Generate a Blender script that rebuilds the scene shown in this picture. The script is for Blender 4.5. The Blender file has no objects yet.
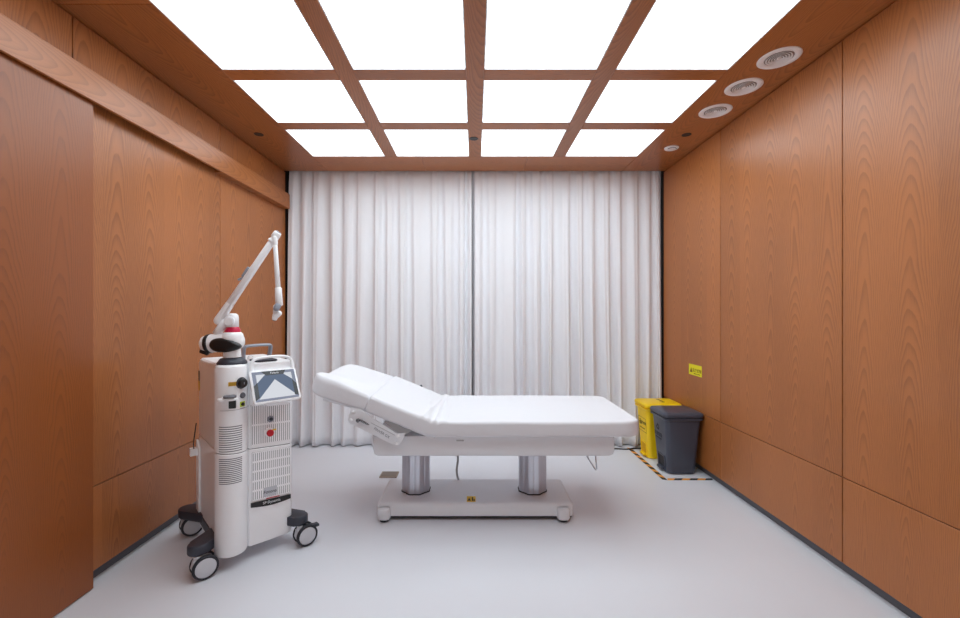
import bpy, bmesh, math, random
from math import sin, cos, pi, radians, sqrt, tanh, exp, atan2
from mathutils import Vector, Matrix
random.seed(7)
S = bpy.context.scene
COL = S.collection
F = 420.0
CAMZ = 1.30

# ------------------------------------------------------------------ helpers
def at(px, py, Y):
    """a point of the room seen at pixel px,py at depth Y"""
    return Vector(((px - 475) * Y / F, Y, CAMZ - (py - 311) * Y / F))

def link(name, me, mat, parent=None, smooth=False):
    o = bpy.data.objects.new(name, me)
    COL.objects.link(o)
    if mat is not None:
        for m in (mat if isinstance(mat, (list, tuple)) else [mat]):
            me.materials.append(m)
    if smooth:
        for p in me.polygons: p.use_smooth = True
    if parent is not None: o.parent = parent
    return o

def obj(name, bm, mat, parent=None, smooth=False, auto=None):
    bmesh.ops.recalc_face_normals(bm, faces=bm.faces[:])
    me = bpy.data.meshes.new(name)
    bm.to_mesh(me); bm.free()
    o = link(name, me, mat, parent, smooth or auto is not None)
    if auto is not None:
        try: me.set_sharp_from_angle(angle=radians(auto))
        except Exception: pass
    return o

def tag(o, label, cat, group=None, kind=None):
    o['label'] = label; o['category'] = cat
    if group: o['group'] = group
    if kind: o['kind'] = kind
    return o

def thing(name, label, cat, loc=(0, 0, 0), rotz=0, group=None):
    o = bpy.data.objects.new(name, None); COL.objects.link(o)
    o.empty_display_size = .1
    o.location = loc; o.rotation_euler = (0, 0, rotz)
    return tag(o, label, cat, group)

def struct(o):
    o['kind'] = 'structure'; return o

def box(bm, x0, x1, y0, y1, z0, z1, bev=0, seg=2, mat=None, mi=0):
    v = [bm.verts.new(p) for p in ((x0,y0,z0),(x1,y0,z0),(x1,y1,z0),(x0,y1,z0),(x0,y0,z1),(x1,y0,z1),(x1,y1,z1),(x0,y1,z1))]
    fs = [bm.faces.new([v[i] for i in q]) for q in ((3,2,1,0),(4,5,6,7),(0,1,5,4),(1,2,6,5),(2,3,7,6),(3,0,4,7))]
    for f in fs: f.material_index = mi
    if bev:
        es = list({e for f in fs for e in f.edges})
        r = bmesh.ops.bevel(bm, geom=es, offset=bev, segments=seg, profile=.5, affect='EDGES')
        v = list({x for f in r['faces'] for x in f.verts} | {x for x in v if x.is_valid})
    if mat is not None: bmesh.ops.transform(bm, matrix=mat, verts=[x for x in v if x.is_valid])
    return v

def frame_mat(p, d):
    d = Vector(d).normalized()
    q = Vector((0, 0, 1)).rotation_difference(d)
    return Matrix.Translation(Vector(p)) @ q.to_matrix().to_4x4()

def lathe(bm, prof, n=32, mat=None, mi=0, cap=True):
    """profile list of (r,z) turned round z"""
    rings = []
    for r, z in prof:
        rings.append([bm.verts.new((r*cos(2*pi*i/n), r*sin(2*pi*i/n), z)) for i in range(n)])
    for a, b in zip(rings, rings[1:]):
        for i in range(n):
            f = bm.faces.new((a[i], a[(i+1)%n], b[(i+1)%n], b[i])); f.material_index = mi
    if cap:
        for r in (rings[0], rings[-1]):
            f = bm.faces.new(r); f.material_index = mi
    vs = [v for r in rings for v in r]
    if mat is not None: bmesh.ops.transform(bm, matrix=mat, verts=vs)
    return vs

def rod(bm, p, q, r0, r1=None, n=20, bev=.002):
    p, q = Vector(p), Vector(q); L = (q-p).length
    r1 = r0 if r1 is None else r1
    b = min(bev, r0*.5, r1*.5, L*.3)
    return lathe(bm, [(r0-b, 0), (r0, b), (r1, L-b), (r1-b, L)], n, frame_mat(p, q-p))

def capsule(bm, p, q, r0, r1, n=24, k=6):
    p, q = Vector(p), Vector(q); L = (q-p).length
    prof = [(r0*max(cos(a), .02), r0*sin(a)) for a in [-pi/2 + pi/2*i/k for i in range(k+1)]]
    prof += [(r1*max(cos(a), .02), L + r1*sin(a)) for a in [pi/2*i/k for i in range(k+1)]]
    return lathe(bm, prof, n, frame_mat(p, q-p))

def smooth_path(pts, n=8):
    pts = [Vector(p) for p in pts]; out = []
    for i in range(len(pts)-1):
        p0 = pts[max(i-1,0)]; p1 = pts[i]; p2 = pts[i+1]; p3 = pts[min(i+2,len(pts)-1)]
        for j in range(n):
            t = j/n
            out.append(.5*((2*p1)+(p2-p0)*t+(2*p0-5*p1+4*p2-p3)*t*t+(3*p1-p0-3*p2+p3)*t**3))
    out.append(pts[-1]); return out

def tube(bm, pts, r, n=10, sx=1, sy=1, up=(0,0,1)):
    """sweep; the section is an ellipse r*sx across, r*sy along up"""
    pts = [Vector(p) for p in pts]; rings = []
    for i, p in enumerate(pts):
        d = (pts[min(i+1,len(pts)-1)] - pts[max(i-1,0)]).normalized()
        a = d.cross(Vector(up))
        if a.length < 1e-3: a = d.cross(Vector((0,1,0.01)))
        a.normalize(); b = a.cross(d).normalized()
        rings.append([bm.verts.new(p + a*(r*sx*cos(2*pi*k/n)) + b*(r*sy*sin(2*pi*k/n))) for k in range(n)])
    for a, b in zip(rings, rings[1:]):
        for i in range(n): bm.faces.new((a[i], a[(i+1)%n], b[(i+1)%n], b[i]))
    bm.faces.new(rings[0]); bm.faces.new(rings[-1])

def prism(bm, poly, z0, z1, mat=None, bev=0, mi=0):
    a = [bm.verts.new((x, y, z0)) for x, y in poly]; b = [bm.verts.new((x, y, z1)) for x, y in poly]
    n = len(poly); fs = [bm.faces.new(a[::-1]), bm.faces.new(b)]
    for i in range(n): fs.append(bm.faces.new((a[i], a[(i+1)%n], b[(i+1)%n], b[i])))
    for f in fs: f.material_index = mi
    vs = a + b
    if bev:
        es = list(set(fs[0].edges) | set(fs[1].edges))
        r = bmesh.ops.bevel(bm, geom=es, offset=bev, segments=3, profile=.5, affect='EDGES')
        vs = list({v for f in r['faces'] for v in f.verts} | {v for v in vs if v.is_valid})
    if mat is not None: bmesh.ops.transform(bm, matrix=mat, verts=[v for v in vs if v.is_valid])
    return vs

def rrect(x0, x1, y0, y1, r, n=6):
    out = []
    for cx, cy, a0 in ((x1-r, y1-r, 0), (x0+r, y1-r, pi/2), (x0+r, y0+r, pi), (x1-r, y0+r, 3*pi/2)):
        for i in range(n+1):
            a = a0 + pi/2*i/n; out.append((cx + r*cos(a), cy + r*sin(a)))
    return out

def loft(bm, rings, close0=True, close1=True):
    rs = [[bm.verts.new(p) for p in r] for r in rings]; n = len(rs[0])
    for a, b in zip(rs, rs[1:]):
        for i in range(n): bm.faces.new((a[i], a[(i+1)%n], b[(i+1)%n], b[i]))
    if close0: bm.faces.new(rs[0][::-1])
    if close1: bm.faces.new(rs[-1])

def text(name, body, size, mat, matrix, parent=None, depth=.0004, align='CENTER'):
    cu = bpy.data.curves.new(name, 'FONT'); cu.body = body; cu.size = size; cu.extrude = depth
    cu.align_x = align; cu.align_y = 'CENTER'; cu.resolution_u = 3
    t = bpy.data.objects.new(name, cu); COL.objects.link(t)
    bpy.context.view_layer.update()
    me = bpy.data.meshes.new_from_object(t.evaluated_get(bpy.context.evaluated_depsgraph_get()))
    bpy.data.objects.remove(t); bpy.data.curves.remove(cu)
    me.transform(matrix); me.materials.clear()
    return link(name, me, mat, parent)

def basis(o, x, y):
    """matrix whose x,y axes lie on a surface (z comes out of it)"""
    x = Vector(x).normalized(); z = x.cross(Vector(y)).normalized(); y = z.cross(x)
    m = Matrix((x, y, z)).transposed().to_4x4(); m.translation = Vector(o); return m

# ---------------------------------------------------------------- materials
def lin(c):
    return tuple(((v/255)/12.92 if v/255 <= .04045 else ((v/255+.055)/1.055)**2.4) for v in c) + (1,)

def mat(name, rgb, rough=.5, metal=0, spec=.5, noise=0, nscale=20, bump=0, bscale=200, coat=0):
    m = bpy.data.materials.new(name); m.use_nodes = True
    nt = m.node_tree; b = nt.nodes['Principled BSDF']
    c = lin(rgb)
    b.inputs['Base Color'].default_value = c
    b.inputs['Roughness'].default_value = rough; b.inputs['Metallic'].default_value = metal
    b.inputs['Specular IOR Level'].default_value = spec; b.inputs['Coat Weight'].default_value = coat
    tc = nt.nodes.new('ShaderNodeTexCoord')
    nz = nt.nodes.new('ShaderNodeTexNoise'); nz.inputs['Scale'].default_value = nscale; nz.inputs['Detail'].default_value = 4
    nt.links.new(tc.outputs['Object'], nz.inputs['Vector'])
    mx = nt.nodes.new('ShaderNodeMix'); mx.data_type = 'RGBA'
    k = 1 - (noise or .03)
    mx.inputs[6].default_value = (c[0]*k, c[1]*k, c[2]*k, 1); mx.inputs[7].default_value = c
    nt.links.new(nz.outputs['Fac'], mx.inputs[0]); nt.links.new(mx.outputs[2], b.inputs['Base Color'])
    if bump:
        n2 = nt.nodes.new('ShaderNodeTexNoise'); n2.inputs['Scale'].default_value = bscale; n2.inputs['Detail'].default_value = 3
        bp = nt.nodes.new('ShaderNodeBump'); bp.inputs['Strength'].default_value = bump; bp.inputs['Distance'].default_value = .01
        nt.links.new(tc.outputs['Object'], n2.inputs['Vector']); nt.links.new(n2.outputs['Fac'], bp.inputs['Height'])
        nt.links.new(bp.outputs['Normal'], b.inputs['Normal'])
    return m

def emis(name, rgb, strength):
    m = bpy.data.materials.new(name); m.use_nodes = True
    nt = m.node_tree; nt.nodes.remove(nt.nodes['Principled BSDF'])
    e = nt.nodes.new('ShaderNodeEmission'); e.inputs[0].default_value = tuple(rgb) + (1,); e.inputs[1].default_value = strength
    nt.links.new(e.outputs[0], nt.nodes['Material Output'].inputs[0])
    return m

def wood(name, across, along, leaf=.205, off=0., light=(178,109,57), dark=(96,50,22), contrast=1.1, rough=.31):
    """oak veneer: leaves of flat-sawn grain with cathedral figure"""
    m = bpy.data.materials.new(name); m.use_nodes = True
    nt = m.node_tree; N = nt.nodes; L = nt.links; b = N['Principled BSDF']
    def M(op, a, c=None, d=None):
        n = N.new('ShaderNodeMath'); n.operation = op
        for i, v in enumerate((a, c, d)):
            if v is None: continue
            if isinstance(v, (int, float)): n.inputs[i].default_value = v
            else: L.new(v, n.inputs[i])
        return n.outputs[0]
    def comb(x, y, z=0.):
        n = N.new('ShaderNodeCombineXYZ')
        for i, v in enumerate((x, y, z)):
            if isinstance(v, (int, float)): n.inputs[i].default_value = v
            else: L.new(v, n.inputs[i])
        return n.outputs[0]
    def noise(vec, scale=1., detail=3., rough=.55):
        n = N.new('ShaderNodeTexNoise'); n.inputs['Scale'].default_value = scale
        n.inputs['Detail'].default_value = detail; n.inputs['Roughness'].default_value = rough
        L.new(vec, n.inputs['Vector']); return n.outputs['Fac']
    tc = N.new('ShaderNodeTexCoord'); sp = N.new('ShaderNodeSeparateXYZ'); L.new(tc.outputs['Object'], sp.inputs[0])
    a = sp.outputs['XYZ'.index(across)]; g = sp.outputs['XYZ'.index(along)]
    oi = N.new('ShaderNodeObjectInfo'); rnd = oi.outputs['Random']
    u = M('ADD', M('DIVIDE', a, leaf), off)
    k = M('FLOOR', u); t = M('MULTIPLY', M('SUBTRACT', M('FRACT', u), .5), leaf)
    kh = M('FRACT', M('MULTIPLY', M('SINE', M('ADD', M('MULTIPLY', k, 12.99), M('MULTIPLY', rnd, 40.))), 4375.5))
    gz = M('ADD', M('ADD', g, M('MULTIPLY', rnd, 9.)), M('MULTIPLY', kh, .35))
    n1 = noise(comb(M('MULTIPLY', a, 9.), M('MULTIPLY', gz, 1.6), rnd), 1., 2.)
    n2 = noise(comb(M('MULTIPLY', a, 40.), M('MULTIPLY', gz, 7.), rnd), 1., 2.)
    tt = M('ADD', M('ADD', t, M('MULTIPLY', M('SUBTRACT', kh, .5), leaf*.25)), M('ADD', M('MULTIPLY', M('SUBTRACT', n1, .5), .05), M('MULTIPLY', M('SUBTRACT', n2, .5), .012)))
    dn = noise(comb(M('MULTIPLY', gz, .8), M('MULTIPLY', kh, 20.), rnd), 1., 1.)
    d = M('ADD', M('MULTIPLY', M('ADD', M('ABSOLUTE', g), M('MULTIPLY', kh, .6)), .055), M('MULTIPLY', M('SUBTRACT', dn, .5), .07))
    ring = M('MULTIPLY', M('SQRT', M('ADD', M('MULTIPLY', tt, tt), M('MULTIPLY', d, d))), 185.)
    fr = M('FRACT', ring)
    line = M('POWER', fr, 2.2)
    line = M('MULTIPLY', line, M('SUBTRACT', 1., M('POWER', fr, 24.)))
    pore = noise(comb(M('MULTIPLY', a, 420.), M('MULTIPLY', gz, 14.), 0.), 1., 2., .6)
    pore = M('MULTIPLY', M('SUBTRACT', pore, .42), 2.0)
    n = N.new('ShaderNodeClamp'); L.new(pore, n.inputs[0]); pore = n.outputs[0]
    cloud = noise(comb(M('MULTIPLY', a, 3.), M('MULTIPLY', gz, .9), M('MULTIPLY', rnd, 5.)), 1., 3.)
    fac = M('ADD', M('MULTIPLY', line, .42*contrast), M('MULTIPLY', pore, .26*contrast))
    fac = M('ADD', fac, M('MULTIPLY', M('SUBTRACT', cloud, .5), .55))
    fac = M('ADD', fac, M('MULTIPLY', M('SUBTRACT', rnd, .5), .16))
    fac = M('ADD', fac, M('MULTIPLY', M('SUBTRACT', kh, .5), .14))
    cl = N.new('ShaderNodeClamp'); L.new(fac, cl.inputs[0])
    mx = N.new('ShaderNodeMix'); mx.data_type = 'RGBA'
    mx.inputs[6].default_value = lin(light); mx.inputs[7].default_value = lin(dark)
    L.new(cl.outputs[0], mx.inputs[0]); L.new(mx.outputs[2], b.inputs['Base Color'])
    L.new(M('ADD', M('MULTIPLY', pore, .1), rough), b.inputs['Roughness'])
    b.inputs['Specular IOR Level'].default_value = .55
    bp = N.new('ShaderNodeBump'); bp.inputs['Strength'].default_value = .12; bp.inputs['Distance'].default_value = .002
    bp.invert = True
    L.new(fac, bp.inputs['Height']); L.new(bp.outputs['Normal'], b.inputs['Normal'])
    return m

WOOD_WALL = wood('oak_wall_veneer', 'Y', 'Z')
WOOD_LONG = wood('oak_soffit_veneer', 'X', 'Y', leaf=.21, off=.2)
WOOD_CROSS = wood('oak_cross_veneer', 'Y', 'X', leaf=.11, contrast=.8)
WOOD_RAIL = wood('oak_rail_veneer', 'Z', 'Y', leaf=.15, off=-.05, contrast=.75)
M_floor = mat('pale_grey_resin_floor', (226, 228, 234), .33, noise=.05, nscale=2.2, spec=.45, bump=.03, bscale=3)
M_dark = mat('dark_gap', (24, 22, 22), .8)
M_skirt = mat('grey_skirting', (92, 92, 98), .45)
M_plaster = mat('white_plaster', (225, 225, 225), .8)
M_curtain = mat('white_curtain_cloth', (238, 238, 241), .85, spec=.2, noise=.03, nscale=300, bump=.15, bscale=900)
M_track = mat('black_track', (28, 28, 30), .4)
M_alu = mat('aluminium', (205, 206, 214), .28, metal=.9, noise=.06, nscale=5)
M_light = emis('luminous_ceiling_diffuser', (.895, .995, 1.06), 4.3)
M_lframe = mat('white_light_frame', (225, 225, 225), .5)
M_white = mat('white_painted_plastic', (238, 239, 242), .35)
M_white2 = mat('satin_white_shell', (249, 250, 252), .30)
M_sheet = mat('white_bed_sheet', (224, 224, 228), .8, spec=.2, bump=.12, bscale=60)
M_bedmetal = mat('white_powder_coat', (228, 229, 233), .38)
M_navy = mat('charcoal_plastic', (52, 55, 66), .42)
M_black = mat('black_plastic', (20, 20, 22), .35)
M_rubber = mat('black_rubber', (34, 36, 44), .6)
M_grey = mat('mid_grey_plastic', (150, 156, 168), .4)
M_slot = mat('grille_grey', (118, 120, 126), .6)
M_slot2 = mat('slot_dark_grey', (105, 106, 112), .6)
M_red = mat('red_plastic', (196, 26, 40), .3)
M_pink = mat('crimson_ring', (208, 30, 74), .3)
M_yellow = mat('yellow_bin_plastic', (255, 214, 10), .38)
M_binGrey = mat('charcoal_bin_plastic', (70, 74, 87), .28)
M_label = mat('yellow_label', (236, 190, 20), .5)
M_labelO = mat('amber_label', (206, 160, 40), .5)
M_sticker = mat('bright_yellow_sticker', (238, 228, 20), .5)
M_ink = mat('black_ink', (30, 28, 26), .7)
M_inkG = mat('grey_ink', (120, 122, 130), .7)
M_binInk = mat('dark_print', (30, 32, 38), .6)
M_brown = mat('brown_print', (120, 88, 10), .6)
M_orange = mat('orange_tape', (240, 160, 50), .5)
M_bronze = mat('brushed_bronze', (176, 160, 142), .35, metal=.7, noise=.15, nscale=60)
M_plate = mat('silver_badge', (196, 198, 204), .35, metal=.3)
M_green = mat('lime_label', (196, 214, 40), .5)
M_wheel = mat('light_grey_wheel', (206, 208, 214), .45)
M_cable = mat('grey_cable', (170, 170, 172), .5)
M_scr_bg = emis('screen_lavender', lin((178, 186, 208))[:3], .55)
M_scr_blue = emis('screen_slate', lin((126, 142, 168))[:3], .62)
M_scr_white = emis('screen_pale', lin((236, 240, 248))[:3], .8)
M_scr_black = mat('screen_black_trim', (18, 19, 24), .25)
M_vent = mat('white_vent_metal', (246, 245, 245), .45)

# --------------------------------------------------------------------- room
XR, XL, ZC = 1.81, -1.82, 2.64
YB, YF = 4.42, -1.25            # behind the curtain, behind the camera
bm = bmesh.new(); box(bm, -1.9, 1.9, YF, YB, -.08, 0)
struct(obj('floor', bm, M_floor))
bm = bmesh.new(); box(bm, -2.0, 2.0, YB, YB+.06, 0, 2.9)
struct(obj('wall_back', bm, M_dark))  # near-black colour stands in for the shadow past the curtain edges
bm = bmesh.new()
for q in ((-2.0, -1.3, -.08, 2.9), (1.3, 2.0, -.08, 2.9), (-1.3, 1.3, 2.35, 2.9)): box(bm, q[0], q[1], YF-.06, YF, q[2], q[3])  # doorway opening is added, unseen, so world light fills from behind the camera
struct(obj('wall_front', bm, M_plaster))

def panel(bmspec, name, m, parent):
    bm = bmesh.new(); box(bm, *bmspec, bev=.0015, seg=1); return obj(name, bm, m, parent)

G = .0022
YE = 4.03                       # the panelling stops at the curtain
# right wall
bm = bmesh.new(); box(bm, 1.856, 1.93, YF, YB, 0, 2.75); box(bm, XR+.02, 1.857, YF, YB, .062, 2.7); box(bm, XR, XR+.021, YE, YB, 0.06, 2.7)
wr = struct(obj('wall_right', bm, M_dark))
ys = [YF, 0.0, 1.035, 2.07, 3.10, YE]
for a, c in zip(ys, ys[1:]):
    for z0, z1 in ((.057, .481), (.481, ZC-.004)):
        panel((XR, XR+.021, a+G, c-G, z0+G, z1-G), 'veneer_panel', WOOD_WALL, wr)
bm = bmesh.new(); box(bm, 1.846, 1.857, YF, YB, 0, .062)
struct(obj('baseboard_right', bm, M_skirt))
# left wall
bm = bmesh.new(); box(bm, -1.94, -1.866, YF, YB, 0, 2.75); box(bm, -1.867, XL-.02, YF, YB, .062, 2.7); box(bm, XL-.021, XL, YE, YB, .06, 2.7)
wl = struct(obj('wall_left', bm, M_dark))
ys = [YF, -.2, .85, 1.90, 3.00, YE]
for a, c in zip(ys, ys[1:]):
    for z0, z1 in ((.057, .461), (.461, 2.33), (2.33, ZC-.004)):
        panel((XL-.021, XL, a+G, c-G, z0+G, z1-G), 'veneer_panel', WOOD_WALL, wl)
bm = bmesh.new(); box(bm, -1.867, -1.856, YF, YB, 0, .062)
struct(obj('baseboard_left', bm, M_skirt))
# header rail with the sliding-door track under it
bm = bmesh.new(); box(bm, -1.773, -1.757, YF, 3.985, 2.268, 2.405, bev=.0015, seg=1); box(bm, XL, -1.7725, YF, 3.984, 2.387, 2.4045); box(bm, XL, -1.7725, 2.935, 3.984, 2.2685, 2.3868)
rail = struct(obj('trim_1', bm, WOOD_RAIL))
bm = bmesh.new(); box(bm, -1.819, -1.7735, YF, 2.93, 2.335, 2.386)
obj('door_track', bm, M_track, rail)
bm = bmesh.new(); box(bm, -1.776, -1.7735, YF, 2.93, 2.300, 2.334); box(bm, -1.818, -1.816, YF, 2.93, 2.300, 2.334)
obj('track_lip', bm, M_alu, rail)
# sliding door
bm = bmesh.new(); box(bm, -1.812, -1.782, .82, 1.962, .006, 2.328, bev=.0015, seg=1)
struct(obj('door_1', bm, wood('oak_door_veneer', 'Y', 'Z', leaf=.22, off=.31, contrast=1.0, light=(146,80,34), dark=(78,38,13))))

# ceiling: wood soffit round a grid of luminous panels
bm = bmesh.new(); box(bm, -1.93, 1.93, YF, 4.02, ZC+.04, ZC+.1); box(bm, -1.93, 1.93, 4.02, YB, 2.78, 2.84)
ce = struct(obj('ceiling', bm, M_dark))
T = .038
rows = [(3.108, 3.650), (2.441, 2.997), (1.790, 2.339), (1.13, 1.685)]
cols = [(-1.41, -.78), (-.68, -.05), (.05, .68), (.78, 1.41)]
ysof = [YF, -.1, 1.835, 4.022]
for a, c in zip(ysof, ysof[1:]):
    panel((-1.84, -1.41, a+.001, c-.001, ZC, ZC+T), 'soffit_board', WOOD_LONG, ce)
for a, c in zip([YF, 1.0, 4.022], [1.0, 4.022]):
    panel((1.41, 1.84, a+.001, c-.001, ZC, ZC+T), 'soffit_board', WOOD_LONG, ce)
xs = [-1.409, -.47, .46, 1.409]
for a, c in zip(xs, xs[1:]):
    panel((a+.0012, c-.0012, 3.655, 4.022, ZC, ZC+T), 'soffit_board', WOOD_CROSS, ce)
for x in (-.73, 0, .73):
    panel((x-.05, x+.05, YF, 3.654, ZC, ZC+T), 'ceiling_beam', WOOD_LONG, ce)
ybs = [(rows[i+1][1], rows[i][0]) for i in range(len(rows)-1)]
for a, c in ybs:
    for x0, x1 in cols:
        panel((x0+.001, x1-.001, a, c, ZC+.0004, ZC+T), 'cross_beam', WOOD_CROSS, ce)
panel((-1.409, 1.409, YF, 1.129, ZC+.0004, ZC+T), 'soffit_board', WOOD_CROSS, ce)

rn = ['row nearest the curtain', 'second row from the curtain', 'third row from the curtain', 'fourth row from the curtain', 'fifth row from the curtain', 'sixth row from the curtain']
cn = ['far left above the sliding-door side', 'left of the centre beam', 'right of the centre beam', 'far right beside the round vents side']
for i, (y0, y1) in enumerate(rows):
    for j, (x0, x1) in enumerate(cols):
        x0 = x0+.002; x1 = x1-.002; y0_ = y0+.002; y1_ = y1-.002
        bm = bmesh.new()
        box(bm, x0, x1, y0_, y1_, ZC+.010, ZC+.016, mi=0)
        for q in ((x0, x0+.004, y0_, y1_), (x1-.004, x1, y0_, y1_), (x0+.004, x1-.004, y0_, y0_+.004), (x0+.004, x1-.004, y1_-.004, y1_)):
            box(bm, *q, ZC+.002, ZC+.0098, mi=1)
        o = obj('ceiling_light', bm, [M_light, M_lframe])
        tag(o, 'white luminous ceiling panel, %s, %s' % (rn[i], cn[j]), 'ceiling light', 'luminous ceiling panels')

# round fittings in the soffit
def round_vent(x, y, label):
    t = thing('ceiling_vent', label, 'ceiling vent', (x, y, ZC), 0, 'round air vents in the right soffit')
    bm = bmesh.new()
    lathe(bm, [(.100, 0), (.100, -.003), (.096, -.006), (.074, -.007), (.068, -.002), (.066, .0)], 48, cap=False)
    lathe(bm, [(.0665, .0), (.0665, -.003)], 48, cap=False)
    obj('flange', bm, M_vent, t, smooth=True)
    bm = bmesh.new(); lathe(bm, [(.067, -.0012), (.067, -.0004)], 40)
    obj('duct_opening', bm, mat('vent_shadow', (150, 138, 130), .7), t)
    for r in (.060, .048, .036, .024):
        bm = bmesh.new()
        lathe(bm, [(r, -.004), (r-.007, -.0012), (r-.0085, -.0015), (r-.0015, -.006), (r, -.006), (r, -.004)], 40, cap=False)
        obj('cone', bm, M_vent, t, smooth=True)
    bm = bmesh.new(); lathe(bm, [(.012, -.001), (.012, -.005), (.008, -.007)], 24); obj('hub', bm, M_vent, t, smooth=True)
round_vent(1.610, 2.224, 'large white round air vent in wood soffit, nearest the camera of three')
round_vent(1.606, 2.512, 'white round air vent in wood soffit, middle of the row of three')
round_vent(1.610, 2.814, 'white round air vent in wood soffit, of three the nearest to the curtain')

def black_spot(x, y, label):
    t = thing('recessed_downlight', label, 'downlight', (x, y, ZC), 0, 'small black recessed downlights')
    bm = bmesh.new(); lathe(bm, [(.034, 0), (.034, -.002), (.028, -.003), (.026, -.0005)], 28, cap=False); obj('trim_ring', bm, M_black, t, smooth=True)
    bm = bmesh.new(); lathe(bm, [(.027, -.0012), (.027, -.0003)], 28); obj('lens', bm, M_black, t)
black_spot(1.607, 3.192, 'small black round downlight in right wood soffit behind the three vents')
black_spot(-1.640, 3.186, 'small black round downlight in left wood soffit above the header rail')
black_spot(-.010, 3.264, 'small black round downlight in the centre ceiling beam')
t = thing('smoke_detector', 'small white round detector in right wood soffit close to the curtain', 'detector', (1.612, 3.446, ZC))
bm = bmesh.new(); lathe(bm, [(.056, 0), (.056, -.006), (.050, -.011), (.030, -.012)], 36); obj('housing', bm, M_vent, t, smooth=True)
bm = bmesh.new()
tube(bm, [(.036*cos(a), .036*sin(a), -.0125) for a in [radians(200+i*14) for i in range(11)]], .0025, 6)
obj('slot', bm, M_navy, t)

# ------------------------------------------------------------------ curtains
def curtain(x0, x1, nf, seed, label, phase):
    rr = random.Random(seed)
    nx, nz = 560, 34
    jit = [rr.uniform(-.30, .30) for _ in range(nf+3)]
    am = [rr.uniform(.62, 1.15) for _ in range(nf+3)]
    dr = [rr.uniform(-.45, .45) for _ in range(nf+3)]
    wob = [rr.uniform(-1, 1) for _ in range(nf+3)]
    z0, z1 = .012, 2.70
    bm = bmesh.new(); g = []
    def lerp(a, s):
        i = int(s); f = s - i; f = f*f*(3-2*f); return a[i]*(1-f) + a[i+1]*f
    for j in range(nz+1):
        h = j/nz; z = z0 + (z1-z0)*h; row = []
        d = 1 - h
        for i in range(nx+1):
            s = i/nx
            q = s*nf
            ph = 2*pi*(q + phase + lerp(jit, q) + lerp(dr, q)*.45*d*d)
            amp = (.017 + .034*d**.7) * lerp(am, q)
            if h > .93: amp *= 1 - .45*(h-.93)/.07
            w = sin(ph) + .45
            y = tanh(2.0*w)/tanh(2.0)*.95
            y += .10*sin(2.3*ph + 3*lerp(wob, q))*(1-.4*h)
            xx = x0 + (x1-x0)*s + .014*cos(ph)*(.3+.7*d) * min(1, min(s, 1-s)*12)
            Y = 4.072 - .034*d - y*amp
            if z > 2.60: Y = max(Y, 4.034)
            row.append(bm.verts.new((xx, Y, z + (.004*sin(ph) if j == 0 else 0))))
        g.append(row)
    for j in range(nz):
        for i in range(nx):
            bm.faces.new((g[j][i], g[j][i+1], g[j+1][i+1], g[j+1][i]))
    o = obj('curtain', bm, M_curtain, smooth=True)
    md = o.modifiers.new('thickness', 'SOLIDIFY'); md.thickness = .0025; md.offset = 1
    tag(o, label, 'curtain', 'floor length pleated curtains')
    return o
curtain(-1.795, -.032, 13, 11, 'white pleated floor-length curtain, left one of two, behind the laser machine', .1)
curtain(-.0285, 1.806, 14, 23, 'white pleated floor-length curtain, right one of two, behind the waste bins', .55)
bm = bmesh.new(); box(bm, -1.80, 1.80, 4.045, 4.095, 2.715, 2.745)
obj('curtain_track', bm, M_track); tag(bpy.data.objects['curtain_track'], 'black curtain track in the slot above the white curtains', 'curtain track')

# ---------------------------------------------------------------- treatment bed
BED = thing('treatment_bed', 'white electric massage treatment bed with raised backrest on two metal columns', 'bed', (0, 2.80, 0))
BY = 2.80
def slab_path(bm, st, ny=15, nr=5, dent=None):
    """st: list of (X, ztop, halfwidth, thickness, nx, nz, radius) sections of a padded slab"""
    rings = []
    for (X, zt, w, th, nxv, nzv, r) in st:
        r = min(r, th*.49, w*.49)
        pts = []
        # section in (y, depth) going round
        def arc(cy, cd, a0):
            for i in range(nr+1):
                a = a0 + pi/2*i/nr
                pts.append((cy + r*cos(a), cd + r*sin(a)))
        top = [(-w + r + (2*w-2*r)*i/ny, 0) for i in range(1, ny)]
        arc(w-r, -r, 0)
        pts += top[::-1]
        arc(-w+r, -r, pi/2)
        arc(-w+r, -th+r, pi)
        pts += [(y, -th) for y, _ in top]
        arc(w-r, -th+r, 3*pi/2)
        ring = []
        for (y, dd) in pts:
            e = dent(X, y) if (dent and dd > -th*.5) else 0
            e *= max(0, 1 + dd/(th*.5)) if dd < 0 else 1
            dv = dd + e
            ring.append(Vector((X + nxv*dv, y, zt + nzv*dv)))
        rings.append(ring)
    loft(bm, rings)

W = .386
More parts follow.
